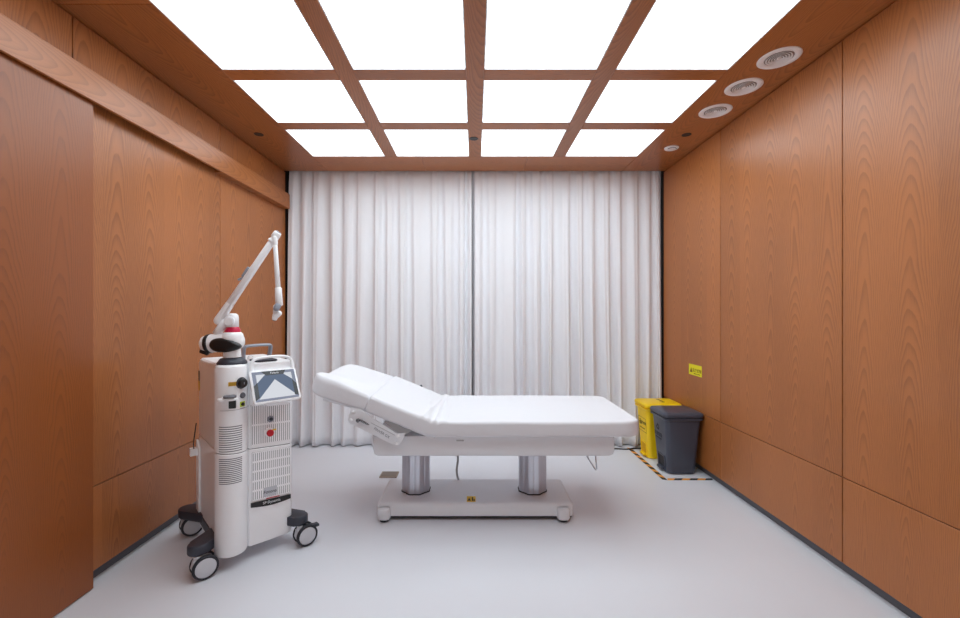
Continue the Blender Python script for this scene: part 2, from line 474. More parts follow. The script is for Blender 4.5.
# legs and back sections under one fitted sheet (bends at the hinge)
def seat_stations():
    st = []
    ang = radians(22.0)
    hx, hz = -.235, .662
    L = .400
    # backrest part, from its top end down
    for s in (0, .004, .012, .025, .05, .1, .16, .22, .27, .31, .34, .365):
        s2 = L - s
        X = hx - cos(ang)*s2; z = hz + sin(ang)*s2
        e = max(0, 1 - s/.025); q = sqrt(max(0, 1 - e*e))
        w = W - .016*(1-q); th = .098 - .022*(1-q)
        st.append((X + 0, z - .008*(1-q), w, th, sin(ang), cos(ang), .020))
    for k in range(1, 7):
        f = k/7; a = ang*(1-f)
        X = hx - .035*(1-f) + .03*f; z = hz + .035*(1-f)**2*sin(ang)
        st.append((X, z, W, .094, sin(a), cos(a), .024))
    for X in (-.19, -.15, -.1, 0, .15, .3, .45, .6, .7, .80, .85):
        st.append((X, hz, W, .090, 0, 1, .018))
    R = .11; xe = .964
    for i in range(1, 13):
        a = pi/2*i/12
        X = xe - R + R*sin(a)
        w = W - .075*(1-cos(a)); e = max(0, sin(a)-.93)/.07
        st.append((X, hz - .012*e*e, w, .090 - .020*e*e, 0, 1, .018 - .003*e))
    return st
def wr_dent(X, y):
    d = 0
    for (cx, sl, amp, wd) in ((-.265, .10, .005, .010), (-.225, .02, .006, .012), (-.19, -.05, .004, .009), (-.15, .12, .003, .011), (-.30, -.08, .003, .012)):
        d += 1.5*amp*exp(-((X - cx - sl*y)/wd)**2)
    d += .003*sin(9*X + 4*y)*exp(-((X+.2)/.25)**2) + .0015*sin(7*X-3*y)
    return d
bm = bmesh.new()
sts = seat_stations()
# refine along the path
def refine(st, n):
    out = []
    for a, b in zip(st, st[1:]):
        for i in range(n): out.append(tuple(a[k] + (b[k]-a[k])*i/n for k in range(7)))
    out.append(st[-1]); return out
slab_path(bm, refine(sts, 3), dent=wr_dent, ny=21)
obj('mattress', bm, M_sheet, BED, smooth=True)['label'] = 'padded mattress and raised backrest under a white fitted sheet'
# head section
def head_stations():
    a = radians(17.2); ca, sa = cos(a), sin(a)
    x0, z0 = -.610, .806; L = .356
    st = []
    for s in (0, .003, .008, .016, .03, .06, .1, .14, .18, .22, .26, .285, .30, .315, .327, .337, .344, .348, .35):
        e0 = max(0, 1 - s/.03); q0 = sqrt(1 - e0*e0)
        e1 = max(0, (s - .25)/.10); q1 = sqrt(max(0, 1 - min(1, e1)**2))
        w = W - .006 - .008*(1-q0) - .062*(1-q1)
        th = .090 - .03*(1-q0) - .030*(1-q1)
        st.append((x0 - ca*s, z0 + sa*s - .010*(1-q0) - .012*(1-q1)**1.5, w, th, sa, ca, .020 if s < .33 else .018))
    return st
def hd_dent(X, y):
    f = min(1, max(0, (-.60 - X)/.20))
    v = -.016*exp(-((y+.11-.15*(X+.78))/.045)**2)*f
    v += .032*exp(-((y+.31)/.14)**2)*f + .010*exp(-((y-.16)/.14)**2)*f
    return v
bm = bmesh.new(); slab_path(bm, refine(head_stations(), 2), dent=hd_dent, ny=31)
obj('headrest', bm, M_sheet, BED, smooth=True)['label'] = 'padded headrest with a sunken middle under a white sheet'
# frame
bm = bmesh.new()
prof = [(-.60, .50), (-.59, .460), (-.57, .450), (.785, .450), (.810, .460), (.818, .485), (.818, .560), (.80, .568), (-.30, .568), (-.60, .568)]
mt = Matrix(((1,0,0,0),(0,0,1,0),(0,1,0,0),(0,0,0,1)))
prism(bm, prof, -.345, .345, mt, bev=.012)
fr = obj('bed_frame', bm, M_bedmetal, BED, auto=35)
bm = bmesh.new(); box(bm, -.112, -.062, -.3475, -.345, .537, .549, bev=.001, seg=1); obj('socket_cover', bm, M_white, fr)
bm = bmesh.new(); box(bm, -.109, -.065, -.3478, -.3474, .5385, .5475); obj('socket_slot', bm, M_cable, fr)
# backrest board: a flat white tray below the raised pads
bm = bmesh.new(); a = radians(22)
mb = Matrix.Translation((-.235, 0, .562)) @ Matrix.Rotation(a, 4, 'Y')
box(bm, -.39, 0, -.355, .355, -.012, .006, bev=.003, mat=mb)
obj('backrest_board', bm, M_bedmetal, BED)
bm = bmesh.new()
mb = Matrix.Translation((-.612, 0, .712)) @ Matrix.Rotation(radians(14.5), 4, 'Y')
box(bm, -.29, 0, -.33, .33, -.012, .004, bev=.003, mat=mb)
obj('headrest_board', bm, M_bedmetal, BED)
# slotted side brackets on both sides of the backrest
def bracket(side):
    Y = BY - .372
    px = [(351, 407.5), (361, 408.5), (371, 417), (397, 434), (405.5, 433), (402.5, 440), (398, 445.5), (393, 444.5), (349.5, 423), (348, 420)]
    pts = [at(x, y, Y) for x, y in px]
    poly = [(p.x, p.z) for p in pts]
    bm = bmesh.new()
    y0 = -.376 if side < 0 else .366
    m = Matrix(((1,0,0,0),(0,0,1,y0),(0,1,0,0),(0,0,0,1)))
    prism(bm, poly, 0, .010, m, bev=.002)
    b = obj('side_bracket', bm, M_bedmetal, BED, auto=35)
    bm = bmesh.new()
    tri = [at(x, y, Y) for x, y in ((383, 421.5), (393, 423), (404, 428.5), (412, 431), (405, 435), (397.5, 433.5))]
    m2 = Matrix(((1,0,0,0),(0,0,1,y0+(.011 if side < 0 else -.007)),(0,1,0,0),(0,0,0,1)))
    prism(bm, [(p.x, p.z) for p in tri], 0, .006, m2)
    obj('hinge_plate', bm, M_cable, BED)
    yf = y0 if side < 0 else y0+.010
    for (x, y, r) in ((353.5, 412, .010), (351.2, 419.8, .010), (398.5, 436, .011), (396.5, 443, .010)):
        p = at(x, y, Y); bm = bmesh.new()
        lathe(bm, [(r, 0), (r, .003), (r*.7, .006)], 18, frame_mat((p.x, yf, p.z), (0, side, 0)))
        obj('bolt_cap', bm, M_white, b, smooth=True)
    if side < 0:
        p = at(362.5, 420, Y)
        bm = bmesh.new(); q = Vector((p.x-.020, yf-.010, p.z+.002))
        lathe(bm, [(.008, -.002), (.011, 0), (.011, .010), (.008, .013)], 18, frame_mat(q, (-.3, -1, 0)))
        for k in range(5):
            rod(bm, (q.x+.008+k*.0075, yf-.008, q.z+.001-k*.004), (q.x+.0135+k*.0075, yf-.008, q.z-.0018-k*.004), .0085-.0004*k if k % 2 else .0065, n=14, bev=.0008)
        rod(bm, (q.x+.045, yf-.008, q.z-.019), (q.x+.062, yf-.008, q.z-.028), .006, .002, n=12)
        obj('lock_knob', bm, mat('dark_chrome', (120, 120, 124), .25, metal=.9), b, smooth=True)
        a0, a1 = at(371, 426, Y), at(393, 439.5, Y)
        d = (a1-a0); c = (a0+a1)/2
        text('bracket_lettering', 'FINVER GX', .021, M_inkG, basis((c.x, yf-.0007, c.z), (d.x, 0, d.z), (0, 0, 1)), b)
        s0, s1 = at(371, 422.5, Y), at(395, 435, Y)
        bm = bmesh.new(); tube(bm, [(s0.x, yf-.0005, s0.z), (s1.x, yf-.0005, s1.z)], .0016, 6)
        obj('bracket_slot', bm, M_cable, b)
bracket(-1); bracket(1)
# lifting columns
for cx in (-.393, .383):
    bm = bmesh.new()
    n = 64; prof = []
    for i in range(n):
        a = 2*pi*i/n
        r = .090/max(abs(cos(a)), abs(sin(a)), (abs(cos(a))+abs(sin(a)))/1.36)
        r *= 1 - .025*(1 if i % 8 in (0,) else 0)
        prof.append((cx + r*cos(a), .01 + r*sin(a)*.95))
    prism(bm, prof, .107, .457)
    c = obj('lifting_column', bm, M_alu, BED)
    bm = bmesh.new()
    prism(bm, [(cx + (x-cx)*1.045, .01+(y-.01)*1.045) for x, y in prof], .1055, .112)
    obj('column_gasket', bm, M_rubber, c)
# base
bm = bmesh.new()
box(bm, -.600, .602, -.183, .183, .014, .0262)
obj('base_gap_shade', bm, M_rubber, BED)  # black plate added to deepen the shade in the gap below the base
bm = bmesh.new()
rings = []
for z, g in ((.026, .004), (.030, 0), (.085, 0), (.098, .004), (.104, .012), (.1055, .024)):
    rings.append([(x, y, z) for x, y in rrect(-.612+g, .614-g, -.195+g, .195-g, .020)])
loft(bm, rings); obj('base', bm, M_bedmetal, BED, auto=40)
for sx in (-.562, .547):
    for sy in (-1, 1):
        bm = bmesh.new()
        y0, y1 = (-.232, -.165) if sy < 0 else (.165, .232)
        rings = [[(x, y, z) for x, y in rrect(sx-.039+g, sx+.039-g, y0+g, y1-g, .026)] for z, g in ((.018, .002), (.022, 0), (.074, 0), (.082, .004), (.086, .011))]
        loft(bm, rings); ft = obj('foot', bm, M_bedmetal, BED, auto=40)
        bm = bmesh.new(); cy = (y0+y1)/2
        lathe(bm, [(.022, 0), (.026, .003), (.026, .0185)], 24, Matrix.Translation((sx, cy, 0))); obj('rubber_pad', bm, M_rubber, ft, smooth=False)
# yellow warning sticker on the base top
bm = bmesh.new(); box(bm, -.052, .004, -.172, -.092, .1055, .1062)
stk = obj('warning_sticker', bm, M_label, BED)
bm = bmesh.new()
prism(bm, [(-.048, -.156), (-.026, -.156), (-.037, -.118)], .1062, .1065); box(bm, -.020, -.012, -.160, -.105, .1062, .1065); box(bm, -.009, -.002, -.160, -.130, .1062, .1065)
obj('warning_print', bm, M_ink, stk)
# power cord down to the base, wire paper-roll holder, socket at the back edge
bm = bmesh.new()
tube(bm, smooth_path([(-.125, .12, .46), (-.128, .13, .36), (-.120, .16, .26), (-.130, .17, .17), (-.118, .175, .10)], 8), .008, 8)
obj('power_cord', bm, M_cable, BED, smooth=True)
bm = bmesh.new()
tube(bm, [(.656, -.33, .456), (.662, -.33, .440), (.704, -.33, .372), (.712, -.33, .366), (.715, -.33, .374), (.708, -.33, .456)], .0045, 8)
obj('wire_holder', bm, M_alu, BED, smooth=True)
p = at(421.5, 385.5, 3.17)
bm = bmesh.new(); rod(bm, (p.x-.012, .380, p.z-.012), (p.x+.004, .380, p.z-.006), .012, n=16); obj('backrest_knob', bm, M_navy, BED, smooth=True)

# ---------------------------------------------------------------- laser machine
LC = Vector((-1.305, 2.39, 0)); LA = radians(44)
LAS = thing('laser_machine', 'white medical laser machine on castors with tilted screen and articulated arm', 'medical machine', LC, LA)
RI = Matrix.Rotation(-LA, 4, 'Z')
def loc(px, py, Y):
    return RI @ (at(px, py, Y) - LC)
def lw(x, y, z): return Vector((x, y, z))
# plan outline of the body (front is -y): rounded column at the left, flat face at the right
col_arc = []
for i in range(15):
    a = radians(186 + (344-186)*i/14)
    col_arc.append((-.125 + .076*cos(a), -.200 + .082*sin(a)))
front = [(-.186, -.15)] + col_arc + [(-.046, -.237), (.0, -.239), (.05, -.240), (.11, -.240), (.148, -.238), (.164, -.232), (.174, -.218), (.177, -.20)]
outline = front + [(.177, .21), (.172, .228), (.160, .235), (-.165, .235), (-.180, .228), (-.186, .21)]
def inset(poly, d):
    if d == 0: return list(poly)
    n = len(poly); out = []
    for i in range(n):
        x0, y0 = poly[i-1]; x1, y1 = poly[(i+1) % n]; dx, dy = x1-x0, y1-y0; l = sqrt(dx*dx+dy*dy) or 1
        out.append((poly[i][0] - dy/l*d, poly[i][1] + dx/l*d))
    return out
def seam(x): return .580 - .075*(x + .05)
def body(name, levels, mm):
    bm = bmesh.new(); rings = []
    for zf, d in levels:
        rings.append([(x, y, zf(x) if callable(zf) else zf) for x, y in inset(outline, d)])
    loft(bm, rings); return obj(name, bm, mm, LAS, auto=28)
low = body('lower_shell', [(.068, .012), (.073, .003), (.083, 0), (lambda x: seam(x)-.006, 0), (lambda x: seam(x)-.0025, .003)], M_white2)
upp = body('upper_shell', [(lambda x: seam(x)+.0015, .003), (lambda x: seam(x)+.005, 0), (.72, 0), (.86, 0), (1.005, 0), (1.020, .005), (1.028, .016)], M_white2)
body('inner_core', [(.2, .006), (.9, .006)], M_slot2)
def front_y(x):
    for (x0, y0), (x1, y1) in zip(front, front[1:]):
        if x0 <= x <= x1 and x1 > x0: return y0 + (y1-y0)*(x-x0)/(x1-x0)
    return -.24
def fnorm(x):
    d = Vector((.004, front_y(x+.002)-front_y(x-.002), 0)).normalized(); return Vector((d.y, -d.x, 0))
# horizontal vent slots on the column
for z_hi, z_lo, n, par in ((.722, .600, 12, upp), (.562, .440, 14, low)):
    bm = bmesh.new()
    for k in range(n):
        zc = z_lo + (z_hi-z_lo)*k/(n-1)
        xs_ = [-.188 + (.188-.092)*i/14 for i in range(15)]
        rings = []
        for x in xs_:
            p = Vector((x, front_y(x), zc - .02*(x+.1))); nn = fnorm(x)
            rings.append([p + nn*-.002 + Vector((0,0,.0019)), p + nn*.0007 + Vector((0,0,.0019)), p + nn*.0007 - Vector((0,0,.0019)), p + nn*-.002 - Vector((0,0,.0019))])
        loft(bm, rings)
    obj('vent_slots', bm, M_slot2, par)
# fine seam below the control area of the column
bm = bmesh.new()
tube(bm, [(x, front_y(x)-.0002, .805) for x in [-.185 + .155*i/24 for i in range(25)]], .0012, 6)
obj('panel_seam', bm, M_cable, upp)
# front grilles: ribs in front of a grey backing
def grille(zb, zt, x0, x1, n, bands, par, skip=None):
    bm = bmesh.new()
    yb = -.2412
    f0 = lambda x, z: z - .06*(x - .09)
    def quadbox(xa, xb, za, zb_, ya, yb_):
        v = [bm.verts.new((x, y, f0(x, z))) for x, y, z in ((xa,ya,za),(xb,ya,za),(xb,yb_,za),(xa,yb_,za),(xa,ya,zb_),(xb,ya,zb_),(xb,yb_,zb_),(xa,yb_,zb_))]
        for q in ((3,2,1,0),(4,5,6,7),(0,1,5,4),(1,2,6,5),(2,3,7,6),(3,0,4,7)): bm.faces.new([v[i] for i in q])
    quadbox(x0, x1, zb, zt, yb, yb+.006)
    obj('grille_backing', bm, M_slot, par)
    bm = bmesh.new(); pitch = (x1-x0)/n
    for i in range(n+1):
        xc = x0 + pitch*i; quadbox(max(x0, xc-pitch*.35), min(x1, xc+pitch*.35), zb, zt, yb-.0025, yb)
    for k in range(bands+1):
        zc = zb + (zt-zb)*k/bands; quadbox(x0, x1, max(zb, zc-.0045), min(zt, zc+.0045), yb-.0027, yb)
    obj('grille_ribs', bm, M_white2, par)
grille(.590, .800, -.040, .158, 19, 2, upp)
grille(.300, .552, -.036, .158, 19, 5, low)
# red emergency stop, key tag and ring knob on the upper grille
def dial(x, y, z, prof, mm, name, par, d=(0, -1, 0), n=24):
    bm = bmesh.new(); lathe(bm, prof, n, frame_mat((x, y, z), d)); return obj(name, bm, mm, par, smooth=False)
b = dial(.054, -.243, .722, [(.017, 0), (.017, .006), (.014, .009)], M_grey, 'key_lock', upp)
dial(.054, -.252, .722, [(.009, 0), (.009, .004)], M_navy, 'lock_core', b)
dial(.046, -.243, .652, [(.024, 0), (.024, .004), (.020, .006)], M_white2, 'stop_base', upp)
b = dial(.046, -.249, .652, [(.012, 0), (.012, .010), (.018, .013), (.018, .022), (.014, .026)], M_red, 'emergency_stop', upp)
bm = bmesh.new(); box(bm, .062, .080, -.252, -.250, .658, .666); obj('yellow_tag', bm, M_label, b)
# badge and name strip on the lower grille
mF = lambda x, z, off: basis((x, -.2437-off, z), (1, 0, -.06), (0, 0, 1))
bm = bmesh.new(); box(bm, -.034, .034, -.024, .024, 0, .002, mat=mF(.052, .335, .0002)); pl = obj('maker_badge', bm, M_plate, low)
text('badge_lettering', 'Fotona', .024, M_ink, mF(.052, .334, .0027), pl)
bm = bmesh.new()
top = [(-.042 + .202*i/14, .298 - .012*(i/14)) for i in range(15)]
bot = [(x, z - .022 - .010*sin(pi*i/14)) for i, (x, z) in enumerate(top)]
poly = top + bot[::-1]
prism(bm, [(x, z) for x, z in poly], 0, .007, Matrix(((1,0,0,0),(0,0,-1,-.2385),(0,1,0,0),(0,0,0,1))))
st_ = obj('name_strip', bm, M_black, low)
text('strip_lettering', 'SP Dynamis', .019, M_white, mF(.060, .278, .0023), st_)
bm = bmesh.new(); box(bm, -.03, .04, .0, .004, 0, .001, mat=mF(.060, .2975, .0022)); obj('red_line', bm, M_red, st_)
# column controls
x = -.096; y = front_y(x); nd = fnorm(x)
b = dial(x, y+.001, .936, [(.029, 0), (.029, .003), (.026, .005)], M_navy, 'fibre_port', upp, nd, 32)
dial(x+nd.x*.006, y+nd.y*.006, .936, [(.024, 0), (.022, .012), (.018, .014)], M_black, 'port_cap', b, nd, 32)
bm = bmesh.new(); box(bm, -.0015, .0015, -.006, .006, 0, .001, mat=basis((x+nd.x*.0205, y+nd.y*.0205, .936), (-nd.y, nd.x, 0), (0,0,1))); obj('cap_mark', bm, M_grey, b)
x = -.090; y = front_y(x); nd = fnorm(x)
dial(x, y+.001, .872, [(.015, 0), (.015, .004), (.011, .010)], M_slot2, 'connector', upp, nd)
bm = bmesh.new(); box(bm, -.014, .014, -.013, .013, -.001, .0012, mat=basis((x, y, .828), (-nd.y, nd.x, 0), (0,0,1))); b = obj('socket_label', bm, M_green, upp)
dial(x, y, .828, [(.009, 0), (.009, .006), (.006, .008)], M_black, 'socket', b, nd)
bm = bmesh.new(); box(bm, -.014, .014, -.003, .003, 0, .0012, mat=basis((x, y, .803+.004), (-nd.y, nd.x, 0), (0,0,1))); obj('socket_caption', bm, M_cable, b)
x = -.137; y = front_y(x); nd = fnorm(x)
bm = bmesh.new(); box(bm, -.018, .018, -.010, .010, -.001, .0015, mat=basis((x, y, .936), (-nd.y, nd.x, 0), (0,0,1))); b = obj('laser_aperture_label', bm, M_labelO, upp)
bm = bmesh.new()
for k in range(3): box(bm, -.014, .014, -.006+.005*k, -.0045+.005*k, .0016, .0019, mat=basis((x, y, .936), (-nd.y, nd.x, 0), (0,0,1)))
obj('label_print', bm, M_brown, b)
# handpiece cradle on the column
x = -.148; y = front_y(x); nd = fnorm(x)
mh = basis((x, y, .866), (-nd.y, nd.x, 0), (0, 0, 1))
bm = bmesh.new(); prism(bm, rrect(-.052, .034, -.006, .034, .018), -.008, .004, mh @ Matrix.Rotation(radians(-90), 4, 'X') @ Matrix.Translation((0, -.028, 0)), bev=.003)
h = obj('handpiece_cradle', bm, M_white2, upp, auto=40)
bm = bmesh.new(); lathe(bm, [(.028, 0), (.030, .004), (.026, .009)], 24, mh @ Matrix.Translation((.002, .008, .018)) @ Matrix.Rotation(radians(-90), 4, 'X')); obj('cradle_cup', bm, M_slot2, h, smooth=True)
bm = bmesh.new(); box(bm, -.004, .028, -.050, .014, .0, .012, bev=.003, mat=mh); obj('cradle_holder', bm, M_black, h)
# label on the left side, fin bracket with plug box and cord
bm = bmesh.new(); box(bm, -.1872, -.1855, .190, .222, .90, .958); sl = obj('side_warning_label', bm, M_black, upp)
bm = bmesh.new(); box(bm, -.1872, -.1855, .190, .222, .845, .899); obj('amber_field', bm, M_labelO, sl)
bm = bmesh.new()
prism(bm, [(.165, .150), (.215, .135), (.230, .150), (.230, .560), (.220, .562), (.165, .520)], -.197, -.186, Matrix(((0,0,1,0),(1,0,0,0),(0,1,0,0),(0,0,0,1))), bev=.003)
obj('cable_fin', bm, M_white2, low, auto=40)
bm = bmesh.new(); box(bm, -.232, -.196, .19, .222, .478, .522, bev=.003); pg = obj('plug_box', bm, M_white2, low)
bm = bmesh.new(); tube(bm, smooth_path([(-.215, .19, .520), (-.216, .19, .55), (-.210, .195, .60), (-.200, .205, .66)]), .003, 8); obj('plug_cord', bm, M_black, pg)
# tilted screen
th = radians(29)
ms = Matrix.Translation((.060, -.305, .910)) @ Matrix.Rotation(pi/2 - th, 4, 'X')
SW, SH = .119, .093
bm = bmesh.new()
rings = [[(x, y, z) for x, y in rrect(-SW+g+sxx, SW-g-sxx, -SH+g, SH-g, .018)] for z, g, sxx in ((-.030, .020, 0), (-.024, .006, 0), (-.008, 0, 0), (-.001, .001, 0), (.002, .005, 0))]
loft(bm, [[ms @ Vector(p) for p in r] for r in rings]); sc = obj('touch_screen', bm, M_white2, LAS, auto=40)
def flat(poly, z0, z1, mm, name):
    bm = bmesh.new(); prism(bm, poly, z0, z1, ms); return obj(name, bm, mm, sc)
a, c = SW-.012, SH-.012
flat([(-a, -c), (a, -c), (a, c), (-a, c)], .0015, .0028, M_scr_bg, 'display')
flat([(-a+.018, c-.016), (a-.018, c-.016), (a-.018, -c+.012), (-a+.018, -c+.012)], .0028, .0031, M_scr_white, 'display_page')
flat([(-.042, c-.016), (.040, c-.016), (a-.018, .024), (a-.018, -.058), (.0, .032), (-a+.018, -.066), (-a+.018, .018)], .0031, .0034, M_scr_blue, 'display_chevron')
flat([(-.062, c), (.062, c), (.048, c-.024), (-.040, c-.024)], .0031, .0037, M_scr_black, 'display_corner')
flat([(-a, .004), (-a+.020, .022), (-a+.020, -.060), (-a, -c+.006)], .0031, .0037, M_scr_black, 'display_corner')
flat([(a, -.004), (a-.020, .022), (a-.020, -.064), (a, -c+.010)], .0031, .0037, M_scr_black, 'display_corner')
text('display_lettering', 'Fotona', .015, M_white, ms @ Matrix.Translation((.004, c-.012, .0042)), sc)
bm = bmesh.new()
tube(bm, smooth_path([(-.040, -.255, .985), (-.040, -.246, 1.022), (-.022, -.240, 1.046), (.03, -.238, 1.054), (.10, -.238, 1.054), (.145, -.240, 1.046), (.164, -.246, 1.022), (.164, -.258, .985)], 6), .0095, 12, sx=1, sy=.8)
obj('screen_handle', bm, M_white2, sc, smooth=True)
bm = bmesh.new(); capsule(bm, (.03, -.262, .812), (.13, -.262, .806), .016, .016); obj('screen_hinge', bm, M_white2, sc, smooth=True)
bm = bmesh.new(); box(bm, .03, .13, -.265, -.238, .84, .96, bev=.006); obj('screen_mount', bm, M_white2, sc)
# grey tray and carrying handle on top
bm = bmesh.new(); prism(bm, rrect(-.012, .10, -.225, -.10, .015), 1.026, 1.036, bev=.003); obj('top_tray', bm, M_navy, upp, auto=40)
bm = bmesh.new()
tube(bm, smooth_path([(-.030, -.066, 1.024), (-.028, -.066, 1.075), (-.022, -.066, 1.100), (.01, -.066, 1.106), (.09, -.066, 1.107), (.110, -.066, 1.102), (.110, -.066, 1.075), (.100, -.066, 1.024)], 6), .009, 12, sx=.9, sy=3.2, up=(0, 1, 0))
obj('carrying_handle', bm, M_grey, upp, smooth=True)
bm = bmesh.new(); tube(bm, [(.0 + .013*cos(a), -.09, 1.040 + .014*sin(a)) for a in [radians(-20 + 220*i/14) for i in range(15)]], .003, 8); obj('cable_loop', bm, M_white2, upp, smooth=True)
# articulated arm
AX, AY = -.115, -.187
wpos = (Matrix.Rotation(LA, 4, 'Z') @ Vector((AX, AY, 0))) + LC
YA = wpos.y
cam_r = RI.to_3x3() @ Vector((1, 0, 0))     # the arm's plane
def A(px, py, dy=0): return loc(px, py, YA + dy)
bm = bmesh.new(); lathe(bm, [(.070, 0), (.070, .007), (.054, .029), (.046, .031)], 40, Matrix.Translation((AX, AY, 1.027))); obj('arm_collar', bm, M_navy, LAS, auto=40)
arm = bmesh.new(); lathe(arm, [(.042, 0), (.041, .02), (.041, .075)], 32, Matrix.Translation((AX, AY, 1.062))); arm = obj('arm_post', arm, M_white2, LAS, auto=40)
# fat horizontal joint
bm = bmesh.new()
p0, p1 = A(209.5, 343.5), A(232.5, 341.5)
d = (p1-p0).normalized()
prof = []
LJ = (p1-p0).length
for r, s in ((.010, -.038), (.030, -.036), (.040, -.028), (.045, -.012), (.048, .01), (.047, .05), (.047, .09), (.047, LJ-.01), (.046, LJ+.02), (.042, LJ+.036), (.032, LJ+.048), (.016, LJ+.054), (.002, LJ+.056)):
    prof.append((r, s))
lathe(bm, prof, 36, frame_mat(p0, d)); jt = obj('arm_joint', bm, M_white2, LAS, smooth=True)
bm = bmesh.new(); lathe(bm, [(.0462, -.010), (.0485, -.006), (.0505, .010), (.0485, .012)], 36, frame_mat(p0, d)); obj('joint_band', bm, M_black, jt, smooth=True)
toC = RI.to_3x3() @ Vector((.10, -1, .02)).normalized()
# black oval cover on the side of the joint that faces the room
bm = bmesh.new(); mc = (A(215.5, 344.5) + A(242.5, 345.5))/2; ex = (A(240, 346.5) - A(213, 344.5)); hl = ex.length/2*1.12
rings = []
ex = ex.normalized(); ez = ex.cross(toC).normalized()*-1
for off, k in ((.026, 1.0), (.046, 1.0), (.054, .93), (.059, .7), (.0615, .35), (.062, .02)):
    ring = []
    for i in range(36):
        a = 2*pi*i/36
        xx = hl*cos(a)*k; zz = .035*sin(a)*k*(1 - .28*cos(a))
        ring.append(mc + ex*xx + ez*zz + toC*(off))
    rings.append(ring)
loft(bm, rings); obj('joint_cover', bm, M_black, jt, smooth=True)
bm = bmesh.new(); q = A(204.5, 352, -.02); rod(bm, q - ex*.020 + Vector((0,0,.006)), q + ex*.022 - Vector((0,0,.006)), .013, n=18, bev=.004); obj('joint_knob', bm, M_black, jt, smooth=True)
# crimson ring and knuckle
top = A(232.8, 331.5)
bm = bmesh.new(); lathe(bm, [(.037, -.004), (.037, .006), (.028, .024)], 32, Matrix.Translation(top)); obj('arm_ring', bm, M_pink, LAS, auto=40)
bm = bmesh.new(); lathe(bm, [(.050, -.058), (.052, -.03), (.047, -.010), (.036, .0)], 32, Matrix.Translation(top + Vector((0, 0, -.002)))); obj('joint_shoulder', bm, M_white2, jt, smooth=True)
bm = bmesh.new()
lathe(bm, [(.028, 0), (.028, .050), (.025, .066), (.014, .074)], 28, Matrix.Translation(top + Vector((0, 0, .02))))
kn = obj('knuckle', bm, M_white2, LAS, smooth=True)
bm = bmesh.new(); kc = A(232, 321.5)
lathe(bm, [(.026, .02), (.026, .034), (.020, .038)], 28, frame_mat(kc, toC)); obj('knuckle_cap', bm, M_white, kn, auto=40)
bm = bmesh.new(); lathe(bm, [(.019, .0381), (.019, .0395)], 28, frame_mat(kc, toC)); obj('knuckle_disc', bm, M_white2, kn)
bm = bmesh.new(); tube(bm, [A(216.5, 334), A(220, 329), A(226, 320)], .019, 16, sx=1.1, sy=1, up=toC); obj('lower_strut', bm, M_white2, LAS, smooth=True)
# long upper arm
q0, q1 = A(218.8, 320.5), A(275, 237)
dv = (q1-q0).normalized(); nv = dv.cross(toC).normalized()
bm = bmesh.new()
capsule(bm, q0, q0 + dv*.10, .0235, .0205)
rod(bm, q0 + dv*.09, q1, .0195, .0165, n=24)
ua = obj('upper_arm', bm, M_white2, LAS, smooth=True)
bm = bmesh.new(); rod(bm, q0 + dv*.02 + nv*.012 + toC*.012, q1 - dv*.05 + nv*.010 + toC*.010, .0085, .0075, n=16); obj('spring_tube', bm, M_white2, ua, smooth=True)
bm = bmesh.new(); c0 = A(243.5, 276); 
box(bm, -.009, .007, -.030, .030, -.006, .008, bev=.003, mat=basis(A(245.6, 272), toC.cross(dv), dv))
rod(bm, A(245, 276.5), A(238, 280), .006, n=12)
obj('arm_clip', bm, M_grey, ua)
bm = bmesh.new(); rod(bm, q1 - dv*.008, q1 + dv*.030, .0205, .019, n=24, bev=.004); rod(bm, q1 - dv*.032, q1 - dv*.018, .0215, n=24)
obj('arm_head', bm, M_white2, LAS, smooth=True)
bm = bmesh.new(); rod(bm, q1 + dv*.027, q1 + dv*.033, .014, n=20); obj('arm_head_cap', bm, M_grey, LAS, smooth=True)
# hanging forearm with wrist joints
dy = -.012
f0, f1, f2, f3 = A(274.8, 239, dy), A(278.2, 291, dy), A(279.2, 306, dy), A(278, 310, dy)
bm = bmesh.new(); capsule(bm, A(274.8, 238, dy), A(275.3, 244, dy), .013, .012); rod(bm, f0, f1, .0105, .0125, n=20)
fa = obj('forearm', bm, M_white2, LAS, smooth=True)
bm = bmesh.new(); rod(bm, f1 + Vector((0,0,.02)), f2, .0165, .0185, n=24, bev=.006); obj('forearm_sleeve', bm, M_white2, fa, smooth=True)
bm = bmesh.new(); capsule(bm, A(278.6, 306, dy) - toC*-.012, A(277.6, 308.5, dy) + toC*.018, .0155, .0145); w1 = obj('wrist_joint', bm, M_grey, fa, smooth=True)
bm = bmesh.new(); capsule(bm, A(275.2, 306.5, dy), A(275.6, 313, dy), .010, .012); capsule(bm, A(276, 315.5, dy), A(278.6, 313.5, dy), .0165, .0155)
obj('wrist_elbow', bm, M_white2, fa, smooth=True)
bm = bmesh.new(); rod(bm, A(275.4, 316.5, dy), A(274.2, 320, dy), .0145, .012, n=20); obj('handpiece_port', bm, M_white2, fa, smooth=True)
bm = bmesh.new(); rod(bm, A(274.3, 319.7, dy), A(274.0, 320.8, dy), .008, n=16); obj('port_lens', bm, M_slot, fa, smooth=True)
